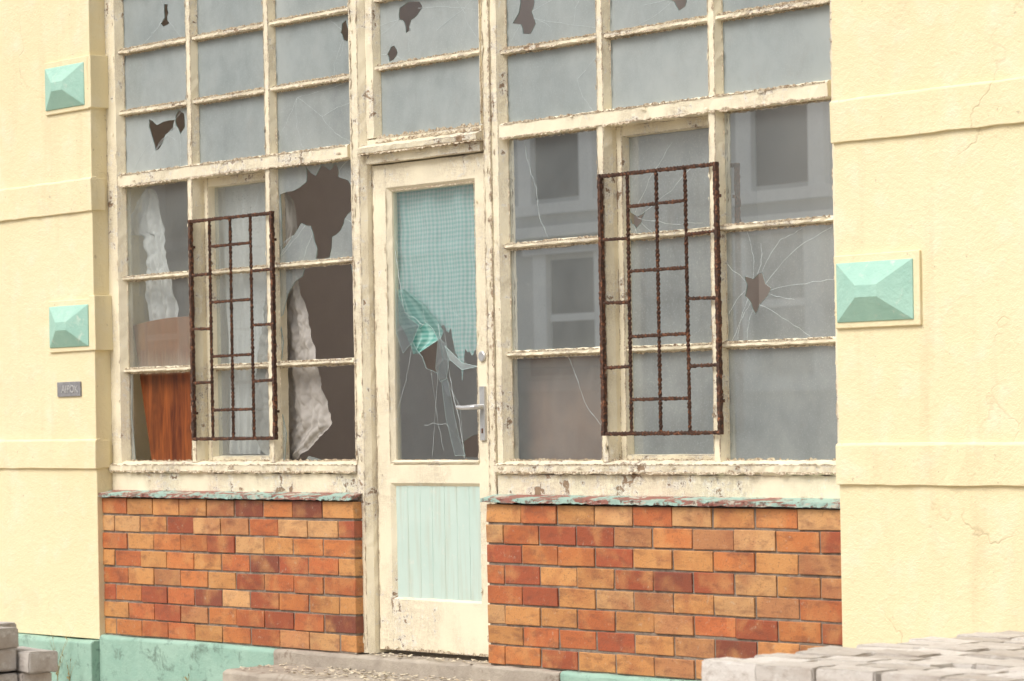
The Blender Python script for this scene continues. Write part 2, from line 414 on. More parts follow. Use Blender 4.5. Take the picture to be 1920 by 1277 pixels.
# plinth and doorstep ---------------------------------------------------------
p = MB(); p.prof('x', -9, XL - .005, [(.1, -.26), (-.165, -.26), (-.165, -.05), (-.15, -.036), (.1, -.03)], 0, .2, .004)
p.prof('x', XL - .006, -1.512, [(.1, -.26), (-.122, -.26), (-.122, -.022), (-.11, -.009), (.1, -.009)], 0, .12, .003)
p.build('plinth', [GREENP], B, bevel=.006)['label'] = 'green painted plinth, chipped and stained'
p = MB(); p.prof('x', .402, XR + .01, [(.1, -.26), (-.12, -.26), (-.12, -.02), (-.11, -.009), (.1, -.009)], 0, .12, .003)
p.prof('x', XR + .011, 9, [(.1, -.26), (-.165, -.26), (-.165, -.05), (-.15, -.036), (.1, -.03)], 0, .2, .004)
p.build('plinth', [GREENP], B, bevel=.006)
p = MB()
p.prof('x', -1.511, .401, [(.3, -.26), (-.126, -.26), (-.126, -.02), (-.118, -.010), (.3, -.010)], 0, .07, .003)
p.prof('x', -1.44, .22, [(-.12, -.26), (-.46, -.26), (-.46, -.088), (-.44, -.077), (-.12, -.074)], 0, .09, .005)
p.build('doorstep', [CONC], B, bevel=.008)['label'] = 'worn grey concrete doorstep'

# ------------------------------------------------------------------ frames
def hbar(mb, x0, x1, z, w=.028, yf=-.016, yg=.012, yb=.035):
    h = w / 2
    mb.prof('x', x0, x1, [(yf, z - h * .55), (yf, z + h * .35), (yg, z + h), (yb, z + h), (yb, z - h), (yg, z - h)], 0, .025, .0021)
def vbar(mb, x, z0, z1, w=.058, yf=-.022, yg=.012, yb=.04):
    h = w / 2
    mb.prof('z', z0, z1, [(x - h * .62, yf), (x + h * .62, yf), (x + h, yg), (x + h, yb), (x - h, yb), (x - h, yg)], 0, .035, .0018)
def ragh(mb, x0, x1, z, d, y, wmax=.011, dens=.72):
    # ragged crust of old putty along a glazing bar
    x = x0; run = False
    prev = 0
    while x < x1:
        nx = min(x + U(.006, .018), x1)
        if U(0, 1) < .12: run = not run
        cur = U(.003, wmax) if (run or U(0, 1) < dens) else .001
        mb.add([(x, y, z), (nx, y, z), (nx, y - U(.001, .004), z + d * cur), (x, y - .002, z + d * max(prev, .001))], [(0, 1, 2, 3)], 1)
        prev = cur; x = nx
def ragv(mb, x, z0, z1, d, y, wmax=.009):
    z = z0; prev = 0
    while z < z1:
        nz = min(z + U(.008, .025), z1)
        cur = U(.002, wmax) if U(0, 1) < .55 else .0008
        mb.add([(x, y, z), (x, y, nz), (x + d * cur, y - .001, nz), (x + d * max(prev, .0008), y - .001, z)], [(0, 1, 2, 3)], 1)
        prev = cur; z = nz
def chips(mb, x0, x1, z0, z1, y, n, s0=.004, s1=.014):
    # lifted flakes of paint and the bare patches beside them, clustered towards the edges
    tall = z1 - z0 > x1 - x0
    for _ in range(int(n * .55)):
        x = U(x0, x1); z = U(z0, z1); s = U(s0, s1) * U(.6, 1)
        if U(0, 1) < .75:
            if tall: x = R.choice((x0, x1)) + U(-1, 1) * s * .3
            else: z = R.choice((z0, z1)) + U(-1, 1) * s * .3
        k = R.randrange(5, 8); ph = U(0, 6.28)
        pts = [(x + s * U(.4, 1.2) * math.cos(ph + i * 6.283 / k) * (.8 if tall else 2.4), z + s * U(.4, 1.2) * math.sin(ph + i * 6.283 / k) * (2.6 if tall else .8)) for i in range(k)]
        pts = [(min(x1, max(x0, a)), min(z1, max(z0, b))) for a, b in pts]
        if U(0, 1) < .5:
            mb.add([(a, y - .0012, b) for a, b in pts], [list(range(k))], 1)
        else:
            mb.add([(a, y - U(.001, .007), b) for a, b in pts], [list(range(k))], 0)

# ------------------------------------------------------------------ glass
def crackline(mb, P, u0, v0, u1, v1, w=.0018, jag=.03):
    n = 9; pts = []
    du, dv = u1 - u0, v1 - v0; L = math.hypot(du, dv) + 1e-6
    bend = U(-.08, .08)
    for i in range(n + 1):
        t = i / n; o = (bend * math.sin(t * math.pi) + (U(-jag, jag) * .5 if 0 < i < n else 0)) * L
        u = min(.998, max(.002, u0 + du * t - dv / L * o)); v = min(.998, max(.002, v0 + dv * t + du / L * o))
        pts.append(P(u, v, -.0018))
    for i in range(n):
        a, b = Vector(pts[i]), Vector(pts[i + 1]); d = b - a
        if d.length < 1e-5: continue
        nrm = Vector((-d.z, 0, d.x)).normalized() * w * U(.25, .62)
        mb.add([a - nrm, b - nrm, b + nrm, a + nrm], [(0, 1, 2, 3)], 2)

def fix(tris, pts):
    out = []
    for t in tris:
        a, b, c = (Vector(pts[i]) for i in t)
        out.append(tuple(t) if (b - a).cross(c - a).y < 0 else tuple(t)[::-1])
    return out
def pane(mb, x0, x1, z0, z1, y, dust, refl, holes=(), cr=(), auto=0, dk=0., cw=.0018):
    a, b = U(-.0022, .0022), U(-.0012, .0012)
    def P(u, v, dy=0): return (x0 + u * (x1 - x0), y + a * (u - .5) + b * (v - .5) + dy, z1 - v * (z1 - z0))
    loops = [[Vector((0, 0, 0)), Vector((1, 0, 0)), Vector((1, 1, 0)), Vector((0, 1, 0))]]
    hs = []
    for h in holes:
        # roughen the outline so that breaks look conchoidal and jagged
        q = []
        for i in range(len(h)):
            p, r = h[i], h[(i + 1) % len(h)]
            q.append(p)
            l = math.hypot(r[0] - p[0], r[1] - p[1])
            if l > .07:
                t = U(.35, .65); o = U(-.012, .012)
                q.append((p[0] + (r[0] - p[0]) * t - (r[1] - p[1]) / l * o, p[1] + (r[1] - p[1]) * t + (r[0] - p[0]) / l * o))
        q = [(min(.994, max(.006, u)), min(.994, max(.006, v))) for u, v in q]
        hs.append(q); loops.append([Vector((u, v, 0)) for u, v in q])
    flat = [p for l in loops for p in l]
    tris = tessellate_polygon(loops)
    pp = [P(p.x, p.y) for p in flat]
    mb.add(pp, fix(tris, pp), 0, (dust, refl, dk, 1))
    for q in hs:
        k = len(q)
        vs = [P(u, v, -.0015) for u, v in q] + [P(u, v, .0035) for u, v in q]
        mb.add(vs, [(i, (i + 1) % k, k + (i + 1) % k, k + i) for i in range(k)], 1)
        cu_, cv_ = sum(p[0] for p in q) / k, sum(p[1] for p in q) / k
        for _ in range(auto):
            p = q[R.randrange(k)]; dx, dy = p[0] - cu_, p[1] - cv_
            L = math.hypot(dx, dy) + 1e-3; l = U(.2, .7)
            crackline(mb, P, p[0], p[1], p[0] + dx / L * l, p[1] + dy / L * l, cw)
    for c in cr: crackline(mb, P, *c, w=cw)

def poly_shard(mb, x0, x1, z0, z1, y, pts, dust, refl):
    P = lambda u, v, dy=0: (x0 + u * (x1 - x0), y + dy, z1 - v * (z1 - z0))
    tris = tessellate_polygon([[Vector((u, v, 0)) for u, v in pts]])
    pp = [P(u, v) for u, v in pts]
    mb.add(pp, fix(tris, pp), 0, (dust, refl, 0, 1))
    k = len(pts)
    mb.add([P(u, v, -.001) for u, v in pts] + [P(u, v, .003) for u, v in pts], [(i, (i + 1) % k, k + (i + 1) % k, k + i) for i in range(k)], 1)

ZT, ZB = (2.155, 2.222), .83
ROWS_UP = [(2.827, 3.096), (2.530, 2.799), (2.222, 2.502)]
ROWS_TOP = [(3.124, 3.40)]
ROWS_LO = [(1.729, 2.155), (1.284, 1.701), (.83, 1.256)]

def window(cols, xa, xb, label, spec):
    W = empty('window', ((xa + xb) / 2, 0, .7), B); W['label'] = label
    f = MB()
    x0, x1 = cols[0][0], cols[-1][1]
    f.prof('z', .70, 3.44, [(xa, -.03), (x0 - .02, -.03), (x0, .008), (x0, .035), (xa, .035)], 0, .05, .0014)
    f.prof('z', .70, 3.44, [(x1 + .0, .008), (x1 + .02, -.022), (xb, -.022), (xb, .035), (x1, .035)], 0, .05, .0014)
    f.prof('x', x0 - .005, x1 + .005, [(-.03, 3.41), (-.03, 3.439), (.07, 3.439), (.07, 3.40), (.01, 3.40)], 0, .08)
    f.prof('x', xa + .002, xb - .002, [(-.05, .785), (-.052, .812), (-.012, .829), (.07, .83), (.07, .775), (-.04, .775)], 0, .025, .0028)
    f.prof('x', xa + .004, xb - .004, [(-.034, .69), (-.034, .774), (.07, .774), (.07, .69)], 0, .05, .0012)
    f.prof('x', x0 - .01, x1 + .01, [(-.032, ZT[0] + .006), (-.032, ZT[1] - .012), (-.02, ZT[1] - .002), (.01, ZT[1]), (.05, ZT[1]), (.05, ZT[0]), (.0, ZT[0])], 0, .035, .002)
    ragh(f, xa + .01, xb - .01, .787, -1, -.0535, .013, .6); ragh(f, xa + .01, xb - .01, .812, 1, -.0545, .008, .4)
    ragh(f, xa + .01, xb - .01, .829, 1, -.004, .012, .7)
    ragh(f, x0, x1, ZT[1] - .012, 1, -.034, .013, .8)
    ragh(f, x0, x1, ZT[0] + .006, -1, -.033, .011, .6)
    chips(f, xa + .01, xb - .01, .784, .812, -.054, 46); chips(f, x0, x1, ZT[0] + .006, ZT[1] - .01, -.034, 34)
    chips(f, xa + .01, xb - .01, .692, .772, -.036, 10)
    chips(f, xa + .004, x0 - .022, .75, 3.3, -.031, 60, .003, .009); chips(f, x1 + .022, xb - .003, .75, 3.3, -.023, 60, .003, .009)
    for i in range(len(cols) - 1):
        xm = (cols[i][1] + cols[i + 1][0]) / 2
        vbar(f, xm, ZT[1] - .01, 3.405)
        vbar(f, xm, ZB - .005, ZT[0] + .01, yf=-.026, yb=.10 if i == 0 else .05)
        chips(f, xm - .018, xm + .018, ZT[1] + .01, 3.3, -.0235, 50, .003, .010); chips(f, xm - .018, xm + .018, ZB, ZT[0], -.0275, 50, .003, .010)
        for zz0, zz1, yy in ((ZT[1], 3.3, -.0235), (ZB, ZT[0], -.0275)):
            ragv(f, xm - .018, zz0, zz1, 1, yy, .006); ragv(f, xm + .018, zz0, zz1, -1, yy, .006)
    for ci, (a, b) in enumerate(cols):
        for z in (3.11, 2.813, 2.516):
            hbar(f, a - .012, b + .012, z)
            ragh(f, a, b, z - .013, -1, .006, .010, .6); ragh(f, a, b, z + .005, 1, -.017, .012, .85)
            ragh(f, a, b, z - .006, -1, -.0175, .009, .45); ragh(f, a, b, z + .012, 1, .004, .008, .5)
        sash = ci == 1
        yo = .055 if sash else 0
        for z in (1.715, 1.27):
            hbar(f, a - .012, b + .012, z, .026, -.016 + yo, .012 + yo, .035 + yo)
            ragh(f, a, b, z - .012, -1, .006 + yo, .010, .6); ragh(f, a, b, z + .004, 1, -.017 + yo, .011, .85)
        if sash:
            f.prof('z', ZB, ZT[0], [(a - .002, .035), (a + .03, .035), (a + .036, .065), (a + .036, .09), (a - .002, .09)], 0, .06, .001)
            f.prof('z', ZB, ZT[0], [(b + .002, .035), (b - .012, .035), (b - .016, .065), (b - .016, .09), (b + .002, .09)], 0, .06, .001)
            f.prof('x', a + .03, b - .012, [(.037, ZT[0] - .04), (.037, ZT[0] + .001), (.09, ZT[0] + .001), (.09, ZT[0] - .045)], 0, .06, .001)
            f.prof('x', a + .03, b - .012, [(.037, ZB - .001), (.037, ZB + .02), (.09, ZB + .025), (.09, ZB - .001)], 0, .06, .001)
            ragv(f, a + .029, ZB, ZT[0], -1, .034, .006)
        for (z0, z1) in ROWS_UP + (ROWS_LO if not sash else []):
            ragv(f, a + .001, z0, z1, 1, .005); ragv(f, b - .001, z0, z1, -1, .005)
            ragh(f, a, b, z1, -1, .004, .009, .6)
    f.build('frame', [PAINT, PUTTY], W, recalc=True)['label'] = 'cream wooden frame with cracked peeling paint'
    g = MB()
    for ci, (a, b) in enumerate(cols):
        for ri, (z0, z1) in enumerate(ROWS_TOP + ROWS_UP + ROWS_LO):
            yo = .055 if (ci == 1 and ri >= 4) else 0
            ins = .014 if yo else -.004
            s = spec.get((ci, ri), {})
            if s.get('open'):
                for sh in s.get('shards', ()): poly_shard(g, a, b, z0, z1, .014, sh, s.get('d', .4), .3)
                continue
            pane(g, a + ins, b - ins, z0 - .004, z1 + .004, .014 + yo, s.get('d', .88 + U(-.05, .04)) + U(-.03, .03), s.get('r', .25), s.get('h', ()), s.get('c', ()), s.get('a', 0), s.get('k', U(.1, .6)))
    g.build('glass', [GLASS, GEDGE, CRACK], W, recalc=False)['label'] = 'dusty cracked panes, several with jagged holes'
    return W

LC = [(-2.832, -2.275), (-2.214, -1.659), (-1.603, -1.042)]
RC = [(-.005, .561), (.6216, 1.189), (1.247, 1.813)]
hole_bird = [(.36, .12), (.48, .24), (.58, .2), (.74, .2), (.72, .35), (.6, .42), (.52, .62), (.45, .66), (.42, .5), (.36, .25)]
hole_oval = [(.80, .05), (.88, .12), (.89, .34), (.82, .45), (.76, .3), (.76, .12)]
hole_big = [(.03, .28), (.2, .26), (.38, .18), (.38, .03), (.5, .13), (.57, .03), (.68, .09), (.75, .02), (.8, .11), (.79, .17), (.92, .22), (.98, .38), (.96, .52), (.86, .6), (.8, .72), (.7, .77), (.66, .98), (.48, .98), (.5, .88), (.45, .72), (.42, .64), (.3, .6), (.2, .72), (.1, .82), (.04, .85)]
specL = {
    (0, 1): dict(d=.87, h=[[(.62, .34), (.67, .36), (.68, .5), (.66, .56), (.69, .68), (.6, .72), (.56, .66), (.62, .58)]], a=4),
    (0, 3): dict(d=.85, h=[hole_bird, hole_oval], a=5),
    (2, 2): dict(d=.88, h=[[(.87, .16), (.92, .12), (.96, .3), (.93, .46), (.88, .42), (.85, .3)]], a=4),
    (2, 3): dict(d=.76, k=.2, c=[(.28, .15, .05, .7), (.28, .15, .6, .5), (.6, .5, .95, .95), (.28, .15, .9, .05), (.28, .15, .35, .95), (.6, .5, .98, .35)]),
    (0, 4): dict(d=.26, r=.15, k=.3), (0, 5): dict(d=.24, r=.15, k=.3), (0, 6): dict(open=True, shards=[[(0, 0), (.04, 0), (.02, .5), (.06, 1), (0, 1)]]),
    (1, 4): dict(d=.26, r=.15, h=[[(.78, .02), (.94, .015), (.95, .14), (.88, .18), (.80, .12)]], c=[(.8, .1, .6, .5)]), (1, 5): dict(d=.24, r=.15), (1, 6): dict(d=.26, r=.2),
    (2, 4): dict(d=.55, h=[hole_big], a=6, r=.3, k=.2),
    (2, 5): dict(open=True, d=.3, shards=[[(0, 0), (.34, 0), (.30, .10), (.20, .15), (.10, .28), (.03, .5), (0, .52)], [(.92, 0), (1, 0), (1, .5), (.985, .2)], [(0, .62), (.03, .8), (0, 1)]]),
    (2, 6): dict(open=True, shards=[[(0, .5), (.05, .7), (.02, 1), (0, 1)], [(.3, 1), (.34, .95), (.5, .985), (.5, 1)]]),
}
WL = window(LC, XL + .001, -.985, 'bay of broken multi-pane shop window', specL)
specR = {
    (0, 2): dict(d=.85, h=[[(.16, .2), (.3, .15), (.31, .35), (.28, .5), (.32, .68), (.26, .82), (.18, .8), (.16, .66), (.07, .62), (.14, .48)]], a=5, c=[(.3, .6, .98, .9), (.7, .95, .95, .1)]),
    (1, 2): dict(d=.87, h=[[(.64, .5), (.74, .48), (.77, .62), (.74, .8), (.68, .84), (.64, .72), (.58, .66), (.63, .6)]], a=4),
    (0, 3): dict(d=.87, c=[(.98, .15, .75, .5), (.75, .5, .9, .95)]),
    (0, 4): dict(d=.26, r=.95, k=.2, c=[(.18, .05, .3, .5), (.3, .5, .42, .98)]), (0, 5): dict(d=.28, r=.95, k=.2), (0, 6): dict(d=.24, r=.15, k=.3, c=[(.6, .02, .75, .4), (.75, .4, .98, .7)]),
    (1, 4): dict(d=.56, r=.5, k=.4, h=[[(.03, .78), (.12, .84), (.2, .8), (.16, .9), (.1, .95), (.05, .9)]], a=5, c=[(.1, .8, .5, .2), (.12, .85, .8, .95)]),
    (1, 5): dict(d=.58, r=.5, k=.4), (1, 6): dict(d=.58, r=.5, k=.4),
    (2, 4): dict(d=.24, r=1.0, k=.2), (2, 6): dict(d=.52, r=.6, k=.4),
    (2, 5): dict(d=.46, r=.75, k=.2, h=[[(.17, .42), (.25, .45), (.33, .4), (.36, .5), (.41, .54), (.36, .62), (.3, .68), (.26, .76), (.22, .66), (.17, .6), (.19, .5)]], a=5,
                 c=[(.36, .5, .95, .05), (.4, .56, .98, .5), (.25, .44, .2, .02), (.3, .68, .75, .98), (.17, .55, .02, .75), (.33, .4, .5, .12), (.5, .12, .7, .03), (.2, .62, .1, .98)]),
}
WR = window(RC, -.062, XR - .001, 'bay of dusty multi-pane shop window with cracked glass', specR)

# ------------------------------------------------------------------ security grilles
def twist(mb, p0, p1, s=.0135, rate=85):
    p0, p1 = Vector(p0), Vector(p1); d = p1 - p0; L = d.length; n = max(2, int(L / .007)); d.normalize()
    a = Vector((0, 1, 0)); b = d.cross(a)
    vs = []
    for i in range(n + 1):
        c = p0 + d * (L * i / n); th = rate * L * i / n + .4
        k = s * .60 * U(.80, 1.18)
        for j in range(4):
            t = th + j * math.pi / 2; kk = k * U(.85, 1.12)
            vs.append(c + a * math.cos(t) * kk + b * math.sin(t) * kk)
    fs = [[i * 4 + j, i * 4 + (j + 1) % 4, (i + 1) * 4 + (j + 1) % 4, (i + 1) * 4 + j] for i in range(n) for j in range(4)]
    fs += [[0, 1, 2, 3], [n * 4 + 3, n * 4 + 2, n * 4 + 1, n * 4]]
    mb.add(vs, fs)
def grille(x0, x1, z0, z1, parent):
    mb = MB(); y = -.044; wd = x1 - x0; h = z1 - z0
    xs = [x0 + wd * k for k in (.245, .495, .745)]
    e = .0075
    for x in (x0, x1):
        mb.prof('z', z0 - .008, z1 + .008, [(x - e, y - .008), (x + e, y - .008), (x + e, y + .010), (x - e, y + .010)], 0, .010, .0022)
    twist(mb, (x0, y, z1), (x1, y, z1), .0155); twist(mb, (x0, y, z0), (x1, y, z0), .0155)
    for x in xs: twist(mb, (x + U(-.003, .003), y, z0), (x + U(-.003, .003), y, z1))
    for v in (.25, .495, .745):
        for a, b in ((x0, xs[0]), (xs[2], x1)): twist(mb, (a, y, z1 - v * h + U(-.004, .004)), (b, y, z1 - v * h + U(-.004, .004)))
    for v in (.125, .375, .625, .87):
        twist(mb, (xs[0], y, z1 - v * h + U(-.003, .003)), (xs[2], y, z1 - v * h + U(-.003, .003)))
    for z in (z0 + .12, z1 - .12):
        mb.box(x0 - .004, x0 + .004, y, -.02, z - .006, z + .006); mb.box(x1 - .004, x1 + .004, y, -.02, z - .006, z + .006)
    mb.build('security_grille', [RUST], parent)['label'] = 'rusted twisted iron burglar bars'
grille(-2.220, -1.581, .935, 1.952, WL)
grille(.605, 1.253, .937, 1.956, WR)

# ------------------------------------------------------------------ door unit
FL = empty('fanlight', (-.52, 0, 2.2), B); FL['label'] = 'two-pane cracked fanlight over the door'
f = MB()
f.prof('z', -.005, 3.44, [(-.984, -.045), (-.93, -.045), (-.91, -.02), (-.905, .0), (-.905, .09), (-.984, .09)], 0, .05, .0016)
f.prof('z', -.005, 3.44, [(-.139, .0), (-.136, -.010), (-.122, -.012), (-.110, -.034), (-.063, -.036), (-.063, .09), (-.139, .09)], 0, .05, .0016)
f.prof('x', -.906, -.138, [(-.03, 2.118), (-.03, 2.165), (.09, 2.165), (.09, 2.118)], 0, .04, .001)
f.prof('x', -.925, -.122, [(-.062, 2.165), (-.066, 2.185), (-.03, 2.202), (.09, 2.205), (.09, 2.16), (-.05, 2.16)], 0, .03, .0025)
f.prof('x', -.906, -.138, [(-.022, 2.203), (-.022, 2.224), (.01, 2.232), (.06, 2.232), (.06, 2.203)], 0, .03, .0015)
f.prof('z', 2.23, 3.44, [(-.905, -.022), (-.855, -.022), (-.8415, .01), (-.8415, .06), (-.905, .06)], 0, .05, .0014)
f.prof('z', 2.23, 3.44, [(-.148, .01), (-.143, -.022), (-.139, -.022), (-.139, .06), (-.148, .06)], 0, .05, .0008)
for z in (2.534, 2.83, 3.12): hbar(f, -.85, -.14, z); ragh(f, -.84, -.15, z - .013, -1, .006, .010, .6); ragh(f, -.84, -.15, z + .005, 1, -.017, .012, .85); ragh(f, -.84, -.15, z - .006, -1, -.0175, .009, .45)
ragh(f, -.84, -.148, 2.224, 1, -.023, .018, .9); ragh(f, -.84, -.148, 2.205, 1, -.026, .018, .8)
ragh(f, -.92, -.125, 2.162, -1, -.06, .010, .7); chips(f, -.9, -.14, 2.12, 2.16, -.032, 16)
ragv(f, -.985, 0, 3.4, 1, -.0475, .014); ragv(f, -.935, 0, 3.4, 1, -.0475, .006)
ragv(f, -.063, .7, 3.4, -1, -.038, .016); ragv(f, -.109, .0, 3.4, 1, -.037, .008); ragv(f, -.137, 0, 3.4, 1, -.016, .006)
chips(f, -.983, -.932, 0, 3.3, -.0465, 120, .003, .013); chips(f, -.108, -.065, 0.0, 3.3, -.0375, 120, .003, .013)
chips(f, -.9, -.857, 2.25, 3.3, -.0235, 40, .003, .010)
f.build('frame', [PAINT, PUTTY], FL)['label'] = 'peeling cream door frame and fanlight bars'
g = MB()
pane(g, -.845, -.144, 2.228, 2.522, .014, .88, .3, dk=.3)
pane(g, -.845, -.144, 2.546, 2.818, .014, .84, .3, [
    [(.2, .14), (.28, .07), (.39, .1), (.42, .2), (.37, .3), (.31, .36), (.3, .52), (.255, .55), (.24, .38), (.19, .32)],
    [(.07, .84), (.11, .73), (.14, .72), (.17, .84), (.13, .94), (.09, .96)]],
    [(.38, .2, .95, .4), (.8, .35, .95, .9), (.8, .35, .7, .02), (.8, .35, .98, .1), (.1, .72, .2, .4), (.2, .3, .02, .5), (.8, .35, .55, .6)], 3, .2)
pane(g, -.845, -.144, 2.842, 3.108, .014, .8, .5); pane(g, -.845, -.144, 3.13, 3.41, .014, .8, .5)
g.build('glass', [GLASS, GEDGE, CRACK], FL, recalc=False)

D = empty('door', (-.9, 0, 0), B); D['label'] = 'cream half-glazed door with smashed pane and green boards'
f = MB()
yf = .0
f.prof('z', .012, 2.112, [(-.900, yf), (-.810, yf), (-.789, yf + .018), (-.785, yf + .045), (-.900, yf + .045)], 0, .06, .001)
f.prof('z', .012, 2.112, [(-.226, yf + .045), (-.222, yf + .018), (-.213, yf), (-.143, yf), (-.143, yf + .045)], 0, .06, .001)
f.prof('x', -.81, -.21, [(yf + .001, 2.012), (yf + .001, 2.111), (yf + .044, 2.111), (yf + .044, 1.99), (yf + .02, 1.993)], 0, .06, .001)
f.prof('x', -.81, -.21, [(yf + .001, .735), (yf + .001, .812), (yf + .02, .827), (yf + .044, .83), (yf + .044, .715), (yf + .02, .715)], 0, .06, .001)
f.prof('x', -.81, -.21, [(yf + .001, .013), (yf + .001, .232), (yf + .018, .244), (yf + .044, .244), (yf + .044, .013)], 0, .06, .001)
f.prof('x', -.795, -.215, [(yf - .002, .818), (yf - .006, .826), (yf + .02, .834), (yf + .02, .818)], 0, .03, .001)
ragh(f, -.78, -.226, .829, 1, .018, .009, .6)
ragh(f, -.895, -.15, .012, 1, -.002, .018, .4)
ragv(f, -.81, .83, 2.0, 1, -.0015, .006); ragv(f, -.213, .83, 2.0, -1, -.0015, .006); ragh(f, -.78, -.226, 2.0, -1, .012, .008, .5); ragv(f, -.899, .1, 2.1, 1, -.0015, .006)
chips(f, -.895, -.815, .02, 2.1, -.001, 34, .003, .012); chips(f, -.21, -.146, .02, 2.1, -.001, 34, .003, .012); chips(f, -.8, -.22, .02, .22, -.0005, 12)
f.build('door_leaf', [DPAINT, PUTTY], D)
bd = MB(); nb = 7; x = -.79; bw = (.79 - .218) / nb
for i in range(nb):
    c = x + i * bw
    bd.prof('z', .236, .722, [(c, .03), (c, .0155), (c + .003, .0135), (c + bw - .003, .0135), (c + bw - .0002, .0155), (c + bw - .0002, .03)], 0, .1, .0003)
bd.build('door_panel', [BOARDS], D)['label'] = 'pale green tongue and groove boards'
g = MB()
GX, GW = -.787, .563
pane(g, GX, GX + GW, .828, 1.994, .026, .13, .36,
     [[(.24, .51), (.36, .49), (.5, .55), (.56, .63), (.5, .68), (.36, .66), (.27, .6), (.2, .56)],
      [(.78, .93), (.98, .90), (.985, .985), (.8, .985)]],
     [(.56, .45, .62, .6), (.62, .6, .98, .68), (.03, .3, .2, .52), (.2, .56, .02, .8), (.5, .68, .42, .98), (.56, .63, .75, .8), (.75, .8, .78, .93),
      (.36, .49, .3, .3), (.3, .3, .02, .18), (.62, .44, .98, .52)], 1, .9, .0012)
def shard(pts, y0, y1, d=.35, lw=.0005, r=.6):
    # loose slivers of glass tipped out of plane
    pp = [(GX + u * GW, y0 + (y1 - y0) * i / len(pts), 1.994 - v * 1.166) for i, (u, v) in enumerate(pts)]
    tr_ = tessellate_polygon([[Vector((a, c_, 0)) for a, b_, c_ in pp]])
    g.add(pp, fix(tr_, pp), 0, (d, r, 0, 1))
    k = len(pp)
    for i in range(k):
        a, b_ = Vector(pp[i]), Vector(pp[(i + 1) % k]); dd = (b_ - a)
        if dd.length < 1e-4: continue
        nn = Vector((-dd.z, 0, dd.x)).normalized() * lw; o_ = Vector((0, -.001, 0))
        g.add([a - nn + o_, b_ - nn + o_, b_ + nn + o_, a + nn + o_], [(0, 1, 2, 3)], 1)
shard([(.52, .55), (.60, .57), (.66, .61), (.62, .70), (.55, .71), (.50, .66)], .022, .012, .16)
shard([(.60, .58), (.80, .645), (.98, .66), (.80, .67), (.66, .63)], .020, .016, .5, .0012)
shard([(.02, .36), (.16, .47), (.30, .50), (.22, .56), (.10, .60), (.02, .52)], .022, .018, .12)
shard([(.55, .71), (.62, .70), (.70, .84), (.76, .93), (.82, .98), (.70, .98), (.60, .84)], .023, .018, .12)
P = lambda u, v, dy=0: (GX + u * GW, .024 + dy, 1.994 - v * 1.166)
for c in [(.52, .50, .60, .63), (.60, .63, .80, .67), (.62, .60, .75, .85), (.75, .85, .80, .99), (.02, .22, .12, .45), (.12, .45, .35, .50)]:
    crackline(g, P, *c, w=.0028, jag=.04)
g.build('glass', [GLASS, GEDGE, CRACK], D, recalc=False)['label'] = 'shattered door pane with long cracks'
h = MB()
h.prof('z', .915, 1.14, [(-.194, -.010), (-.162, -.010), (-.160, 0), (-.196, 0)], 0, .05, .0004)
def tube(mb, pts, rad, n=10):
    vs = []; pts = [Vector(p) for p in pts]
    for i, p in enumerate(pts):
        d = (pts[min(i + 1, len(pts) - 1)] - pts[max(i - 1, 0)]).normalized()
        a = d.cross(Vector((0, 0, 1)));
        if a.length < .1: a = d.cross(Vector((1, 0, 0)))
        a.normalize(); b = d.cross(a); r = rad[i] if isinstance(rad, list) else rad
        for j in range(n):
            t = 2 * math.pi * j / n; vs.append(p + a * math.cos(t) * r + b * math.sin(t) * r)
    m = len(pts)
    fs = [[i * n + j, i * n + (j + 1) % n, (i + 1) * n + (j + 1) % n, (i + 1) * n + j] for i in range(m - 1) for j in range(n)]
    fs += [list(range(n)), [(m - 1) * n + j for j in range(n)]]
    mb.add(vs, fs)
tube(h, [(-.178, -.004, 1.055), (-.178, -.035, 1.055), (-.184, -.046, 1.055), (-.196, -.05, 1.054), (-.25, -.05, 1.052), (-.295, -.048, 1.055)], [.012, .011, .011, .011, .009, .008])
h.build('door_handle', [STEEL], D, smooth=False)['label'] = 'dull steel lever handle on a long plate'
h = MB(); tube(h, [(-.178, .0, 1.265), (-.178, -.008, 1.265), (-.178, -.011, 1.265)], [.022, .022, .018], 18)
h.build('lock', [STEEL], D)['label'] = 'round cylinder lock'
h = MB(); h.box(-.182, -.174, -.0125, -.009, .945, .965); h.build('keyhole', [RUST], D)

# ------------------------------------------------------------------ interior
i = MB(); X0, X1, YB = -4.6, 3.4, 6.2
i.box(X0 - .1, X0, .2, YB, -.02, 4.5); i.box(X1, X1 + .1, .2, YB, -.02, 4.5); i.box(X0 - .1, X1 + .1, YB, YB + .1, -.02, 4.5)
i.box(X0, X1, .199, 3.1, 3.5, 3.6)  # ceiling stops short under the added roof gap to let daylight in
i.build('interior_wall', [TAUPE], B)['label'] = 'taupe plaster walls of the empty shop interior'
i = MB(); i.box(X0, X1, .1, YB, -.06, -.021); i.build('interior_floor', [FLOORM], B)

